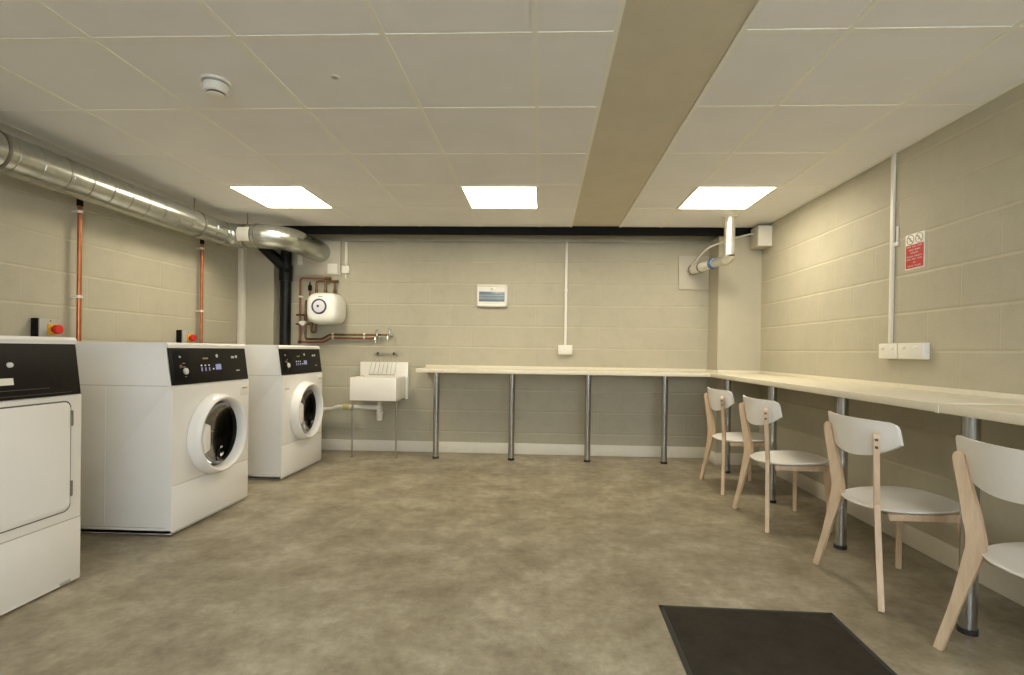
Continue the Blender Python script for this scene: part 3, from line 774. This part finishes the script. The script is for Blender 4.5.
# ------------------------------------------------------------------ right wall
t = thing('cable_trunking', 'white vertical trunking on the right wall left of the red sign', 'cable trunking', (XR, 3.175, 1.17))
MB().box(-.016, 0, -.012, .012, .004, H - 1.17, .002).build('channel', M['white_plastic'], t)
MB().box(-.012, 0, -.050, -.0125, .59, .615, .003).build('side_clip', M['white_plastic'], t)
MB().box(-.010, 0, -.045, -.037, .615, .71, .001).build('clip_strap', M['white_plastic'], t)
def wall_socket(y0, y1, label, usb):
    t = thing('wall_socket', label, 'wall socket', (XR, (y0 + y1) / 2, 1.124), 0, 'white outlet boxes above the right worktop')
    h = (y1 - y0) / 2 - .001
    MB().box(-.034, 0, -h, h, -.046, .046, .004).build('back_box', M['white_plastic'], t)
    fp = MB().box(-.043, -.034, -h + .001, h - .001, -.045, .045, .003).build('face_plate', M['white_plastic'], t)
    for s in ((-1, 1) if usb else (0,)):
        MB().box(-.047, -.043, s * h * .5 - .014, s * h * .5 + .014, .010, .028, .002).build('rocker_switch', M['sign_white'], fp)
    return t
wall_socket(3.068, 3.232, 'white socket directly under the vertical trunking on the right wall', True)
wall_socket(2.868, 3.062, 'white socket next to the trunking one, below the red sign', True)
MB_ = thing('warning_sign', 'small red and white notice with two prohibition symbols on the right wall', 'sign', (XR, 2.995, 1.702))
MB().box(-.003, 0, -.075, .075, -.103, .103, .001).build('sign_plate', M['sign_white'], MB_)
MB().box(-.0036, -.003, -.069, .069, -.095, .040).build('red_field', M['sign_red'], MB_)
tx = MB(); rng = random.Random(3)
for (z, hw_, words) in ((.029, .060, 3), (.010, .045, 2), (-.008, .032, 1), (-.028, .060, 2), (-.044, .060, 3), (-.064, .010, 1), (-.083, .052, 2)):
    # illegible white lettering: strokes grouped in words
    y = hw_; wlen = 2 * hw_ / words
    for k in range(words):
        a = hw_ - k * wlen; e_ = a - wlen + (.007 if k < words - 1 else 0); yy = a
        while yy - .005 > e_:
            tx.box(-.0041, -.0035, yy - .0030, yy - .0012, z - rng.choice((.0036, .0036, .005)), z + rng.choice((.0036, .0036, .005)))
            if rng.random() < .5: tx.box(-.0041, -.0035, yy - .0048, yy - .0012, z - .0010 + .003 * rng.choice((-1, 0, 1)), z + .0008)
            yy -= .0064
tx.build('lettering', M['sign_white'], MB_, 0)
for s in (-1, 1):
    r_ = MB().lathe([(-.003, .029), (-.0042, .029), (-.0042, .0255), (-.003, .0255)], (0, s * .034, .071), 'X', 28)
    r_.build('prohibition_ring', M['hanger'], MB_)
    q = MB().box(-.0042, -.0032, -.026, .026, -.0025, .0025).xf(Matrix.Rotation(math.radians(45), 4, 'X')).xf(Matrix.Translation((0, s * .034, .071)))
    q.build('prohibition_bar', M['hanger'], MB_)
    q = MB().box(-.0038, -.003, -.015, .012, -.010, -.005); q.box(-.0038, -.003, -.004, .004, -.005, .012)
    q.xf(Matrix.Translation((0, s * .034, .071))).build('symbol', M['grey_box'], MB_)

# ------------------------------------------------------------------ worktops on steel legs
ZT, ZB = .905, .868
def bench_leg(t, x, y, root):
    l = MB().tube([(x - root[0], y - root[1], .018), (x - root[0], y - root[1], ZB)], .030, 28).build('leg', M['chrome_leg'], t)
    MB().lathe([(0, .033), (.020, .033), (.022, .030)], (x - root[0], y - root[1], 0), seg=28, caps=True).build('leg_foot', M['rubber'], l)
    MB().lathe([(ZB - .008, .030), (ZB - .008, .045), (ZB, .045)], (x - root[0], y - root[1], 0), seg=24).build('leg_plate', M['chrome_leg'], l)
def bench(label, poly, ups, legs, root):
    t = thing('worktop', label, 'worktop', root, 0, 'cream wall worktops')
    q = [(x - root[0], y - root[1]) for x, y in poly]
    MB().prism(q, 'Z', ZB, ZT, .003).build('top', M['worktop'], t)
    for (x0, x1, y0, y1) in ups:
        MB().box(x0 - root[0], x1 - root[0], y0 - root[1], y1 - root[1], ZT - .002, ZT + .026, .002).build('upstand', M['worktop'], t)
    for (x, y) in legs: bench_leg(t, x, y, root)
    return t
CX, BY = 1.605, 4.885
bench('long cream worktop along the back wall between sink and corner', [(-1.240, BY), (CX - .001, BY), (CX - .001, 5.034), (1.719, 5.034), (1.719, BW), (-1.240, BW)], [(-1.24, 1.719, BW - .014, BW), (1.705, 1.719, 5.034, BW - .014)],
      [(-1.06, 5.02), (-.300, 5.02), (.458, 5.02), (1.212, 5.02)], (0, 5.1, 0))
RX = XR - .0015
t = bench('long cream worktop on the right wall behind the three farther chairs', [(CX, 2.118), (RX, 2.118), (RX, 5.032), (CX, 5.032)],
      [(RX - .014, RX, 2.118, 5.032), (1.722, RX, 5.018, 5.032)], [(1.705, 4.69), (1.705, 3.79), (1.705, 2.925)], (1.87, 3.6, 0))
MB().box(CX - .004 - 1.87, CX + .022 - 1.87, BY - 3.6 - .004, BY - 3.6 + .02, ZB - .001, ZT + .001, .002).build('joint_cap', M['trim_white'], t)
t = bench('near cream worktop on the right wall by the closest chair', [(CX, 0.4), (RX, 0.4), (RX, 2.102), (CX, 2.102)],
      [(RX - .014, RX, 0.4, 2.102)], [(1.705, 2.068), (1.705, 1.2), (1.705, .5)], (1.87, 1.3, 0))
MB().box(CX - .003 - 1.87, RX - 1.87 - .015, 2.102 - 1.3, 2.118 - 1.3, ZB - .002, ZT + .002).build('joint_strip', M['trim_white'], t)

# ------------------------------------------------------------------ chairs
def ribbon(center, widths):
    """outline around a 2D centre line with given half widths, rounded end"""
    Lf, Rt = [], []
    for i, p in enumerate(center):
        a = center[max(0, i - 1)]; b_ = center[min(len(center) - 1, i + 1)]
        tx_, tz = b_[0] - a[0], b_[1] - a[1]; l = math.hypot(tx_, tz); nx, nz = -tz / l, tx_ / l
        Lf.append((p[0] + nx * widths[i], p[1] + nz * widths[i])); Rt.append((p[0] - nx * widths[i], p[1] - nz * widths[i]))
    return Lf, Rt
def make_chair(label, loc, rz):
    t = thing('dining_chair', label, 'chair', loc, rz, 'pale wood chairs at the right worktop')
    SZ = .417
    # seat: rounded shield, narrower at the back
    n = 72; out = []
    for j in range(n):
        a = 2 * PI * j / n; c_, s_ = math.cos(a), math.sin(a); p = 2 / 2.5
        x = .240 + .220 * math.copysign(abs(c_) ** p, c_)
        w_ = .210 * (1 + .10 * c_)
        out.append((x, w_ * math.copysign(abs(s_) ** p, s_)))
    b = MB(); bm = b.bm; prev = None
    for (k, z) in ((.90, SZ - .016), (.965, SZ - .013), (1.0, SZ - .006), (.995, SZ - .001), (.97, SZ + .001), (.7, SZ - .004), (.35, SZ - .008), (.1, SZ - .009)):
        ring = [bm.verts.new((.235 + (x - .235) * k, y * k, z + .055 * (.235 + (x - .235) * k - .20))) for x, y in out]
        if prev:
            for j in range(n): bm.faces.new((prev[j], prev[(j + 1) % n], ring[(j + 1) % n], ring[j]))
        else: bm.faces.new(ring)
        prev = ring
    bm.faces.new(prev)
    b.build('seat', M['seat_white'], t, 50)
    # rear legs
    cl = catmull([(.004, 0), (.052, .18), (.107, .40), (.111, .45), (.095, .55), (.069, .68), (.059, .742)], 6)
    def wd(z): return .0145 + .0125 * math.exp(-((z - .43) / .16) ** 2) + .003 * (z > .5)
    ws = [wd(z) for x, z in cl]
    A = math.radians(59)
    for sy in (-1, 1):
        Lf, Rt = ribbon(cl, ws)
        tip = cl[-1]; r_ = ws[-1]
        d = (cl[-1][0] - cl[-2][0], cl[-1][1] - cl[-2][1]); base = math.atan2(d[1], d[0])
        cap = [(tip[0] + r_ * .8 * math.cos(base - PI / 2 + PI * i / 6), tip[1] + r_ * .8 * math.sin(base - PI / 2 + PI * i / 6)) for i in range(1, 6)]
        poly = Rt + cap + Lf[::-1]
        LEAN = Matrix.Identity(4); LEAN[0][2] = -.024; LEAN[1][2] = -sy * .024      # legs lean in a little
        X = LEAN @ Matrix.Translation((0, sy * .244, 0)) @ Matrix.Rotation(-sy * A, 4, 'Z')     # blades stand diagonally, facing the seat centre
        leg = MB().prism(poly, 'Y', -.0115, .0115, .003).xf(X).build('leg', M['wood'], t, 40)
        for z in (.726, .692):
            x_, z_ = min(cl, key=lambda p: abs(p[1] - z)); k = wd(z_)
            MB().lathe([(-k - .0015, 0), (-k - .0015, .0065), (-k + .006, .0065)], (x_, 0, z), 'X', 14).xf(X).build('screw', M['ink'], leg)
    # front legs: wide at the seat corner, tapering down, also set diagonally
    for sy in (-1, 1):
        poly = [(-.012, SZ - .018), (.058, SZ - .018), (.050, .36), (.030, .18), (.022, .0), (-.004, .0), (-.010, .20)]
        X = Matrix.Translation((.410, sy * .214, 0)) @ Matrix.Rotation(PI + sy * A, 4, 'Z')
        MB().prism(poly, 'Y', -.012, .012, .003).xf(X).build('leg', M['wood'], t, 40)
    for sy in (-1, 1):
        MB().prism([(-.160, .366), (.130, .372), (.132, SZ - .010), (-.165, SZ - .024)], 'Y', -.010, .010, .002).xf(Matrix.Translation((.244, sy * .180, 0)) @ Matrix.Rotation(sy * .12, 4, 'Z')).build('side_rail', M['wood'], t)
    MB().box(.358, .378, -.165, .165, .384, SZ - .014, .002).build('front_rail', M['wood'], t)
    MB().box(.105, .123, -.115, .115, .390, SZ - .016, .002).build('rear_rail', M['wood'], t)
    # curved backrest, ends wrapping forward
    bk = MB(); bm = bk.bm; th = .013; nu, nv = 28, 10
    def top(v): return .812 - .004 * v * v
    grid = {}
    for side in (0, 1):
        for i in range(nu + 1):
            v = -1 + 2 * i / nu
            for j in range(nv + 1):
                u = j / nv
                half_top, half_low = .244, .248
                zt = .806
                zb = .631 + .082 * abs(v) ** 2.3
                # corner rounding
                z = zb + (zt - zb) * u
                hw_ = half_low + (half_top - half_low) * max(0, (z - .71) / .10) if z > .71 else half_low
                rt = .030
                if z > zt - rt: hw_ -= rt - math.sqrt(max(0, rt * rt - (z - (zt - rt)) ** 2))
                y = v * hw_
                x = -.006 + 1.12 * y * y - .16 * (z - .74) + (th if side else 0)
                grid[side, i, j] = bm.verts.new((x, y, z))
    G = grid
    for i in range(nu):
        for j in range(nv):
            bm.faces.new((G[0, i, j], G[0, i, j + 1], G[0, i + 1, j + 1], G[0, i + 1, j]))
            bm.faces.new((G[1, i, j], G[1, i + 1, j], G[1, i + 1, j + 1], G[1, i, j + 1]))
    for i in range(nu):
        for j in (0, nv): bm.faces.new((G[0, i, j], G[0, i + 1, j], G[1, i + 1, j], G[1, i, j]))
    for j in range(nv):
        for i in (0, nu): bm.faces.new((G[0, i, j], G[1, i, j], G[1, i, j + 1], G[0, i, j + 1]))
    bk.build('backrest', M['seat_white'], t, 50)
    return t
ch = make_chair('pale wood chair with white back, closest to the camera and cut by the frame', (1.498, 1.705, 0), 0)
dup(ch, (1.455, 2.452, 0), math.radians(2), 'pale wood chair with white seat, second from the front, nearest the mat corner')
dup(ch, (1.382, 3.378, 0), math.radians(1.8), 'pale wood chair with white seat, third from the front of the row of four')
dup(ch, (1.398, 4.185, 0), math.radians(1.5), 'pale wood chair furthest away, by the corner where the worktops meet')

# ------------------------------------------------------------------ floor mat
t = thing('door_mat', 'dark brown black entrance mat with rubber edge on the floor', 'door mat', (.864, 1.60, 0), math.radians(-1.3))
hw, y0, y1 = .361, -.62, .583
f = MB(); e = .022
f.box(-hw, hw, y1 - e, y1, 0, .006, .002); f.box(-hw, hw, y0, y0 + e, 0, .006, .002); f.box(-hw, -hw + e, y0, y1, 0, .006, .002); f.box(hw - e, hw, y0, y1, 0, .006, .002)
f.build('rubber_border', M['rubber'], t)
MB().box(-hw + e - .002, hw - e + .002, y0 + e - .002, y1 - e + .002, 0.0005, .009, .003).build('pile', M['pile'], t)

# ------------------------------------------------------------------ camera, world, colour
cam = bpy.data.cameras.new('camera'); co = bpy.data.objects.new('camera', cam); COL.objects.link(co)
F_PX = 502.86; cam.sensor_width = 36; cam.sensor_fit = 'HORIZONTAL'; cam.lens = F_PX / 1024 * 36
cam.shift_x = -(521.87 - 512) / 1024; cam.shift_y = (352.94 - 337.5) / 1024
yaw, pitch, roll = -.0411, -.0044, .014
fwd = Vector((math.sin(yaw) * math.cos(pitch), math.cos(yaw) * math.cos(pitch), math.sin(pitch)))
right = Vector((math.cos(yaw), -math.sin(yaw), 0)); up = right.cross(fwd)
r2 = right * math.cos(roll) + up * math.sin(roll); u2 = -right * math.sin(roll) + up * math.cos(roll)
m = Matrix((r2, u2, -fwd)).transposed().to_4x4(); m.translation = (0, 0, 1.095)
co.matrix_world = m; cam.clip_start = .05
S.camera = co
w = bpy.data.worlds.new('world'); S.world = w; w.use_nodes = True
w.node_tree.nodes['Background'].inputs[0].default_value = (.78, .89, 1.0, 1); w.node_tree.nodes['Background'].inputs[1].default_value = 7.0
S.view_settings.view_transform = 'Standard'; S.view_settings.look = 'None'
S.view_settings.gamma = 1; S.view_settings.use_curve_mapping = False
S.view_settings.exposure = 0.62
S.cycles.use_denoising = True; S.cycles.max_bounces = 16; S.cycles.diffuse_bounces = 10
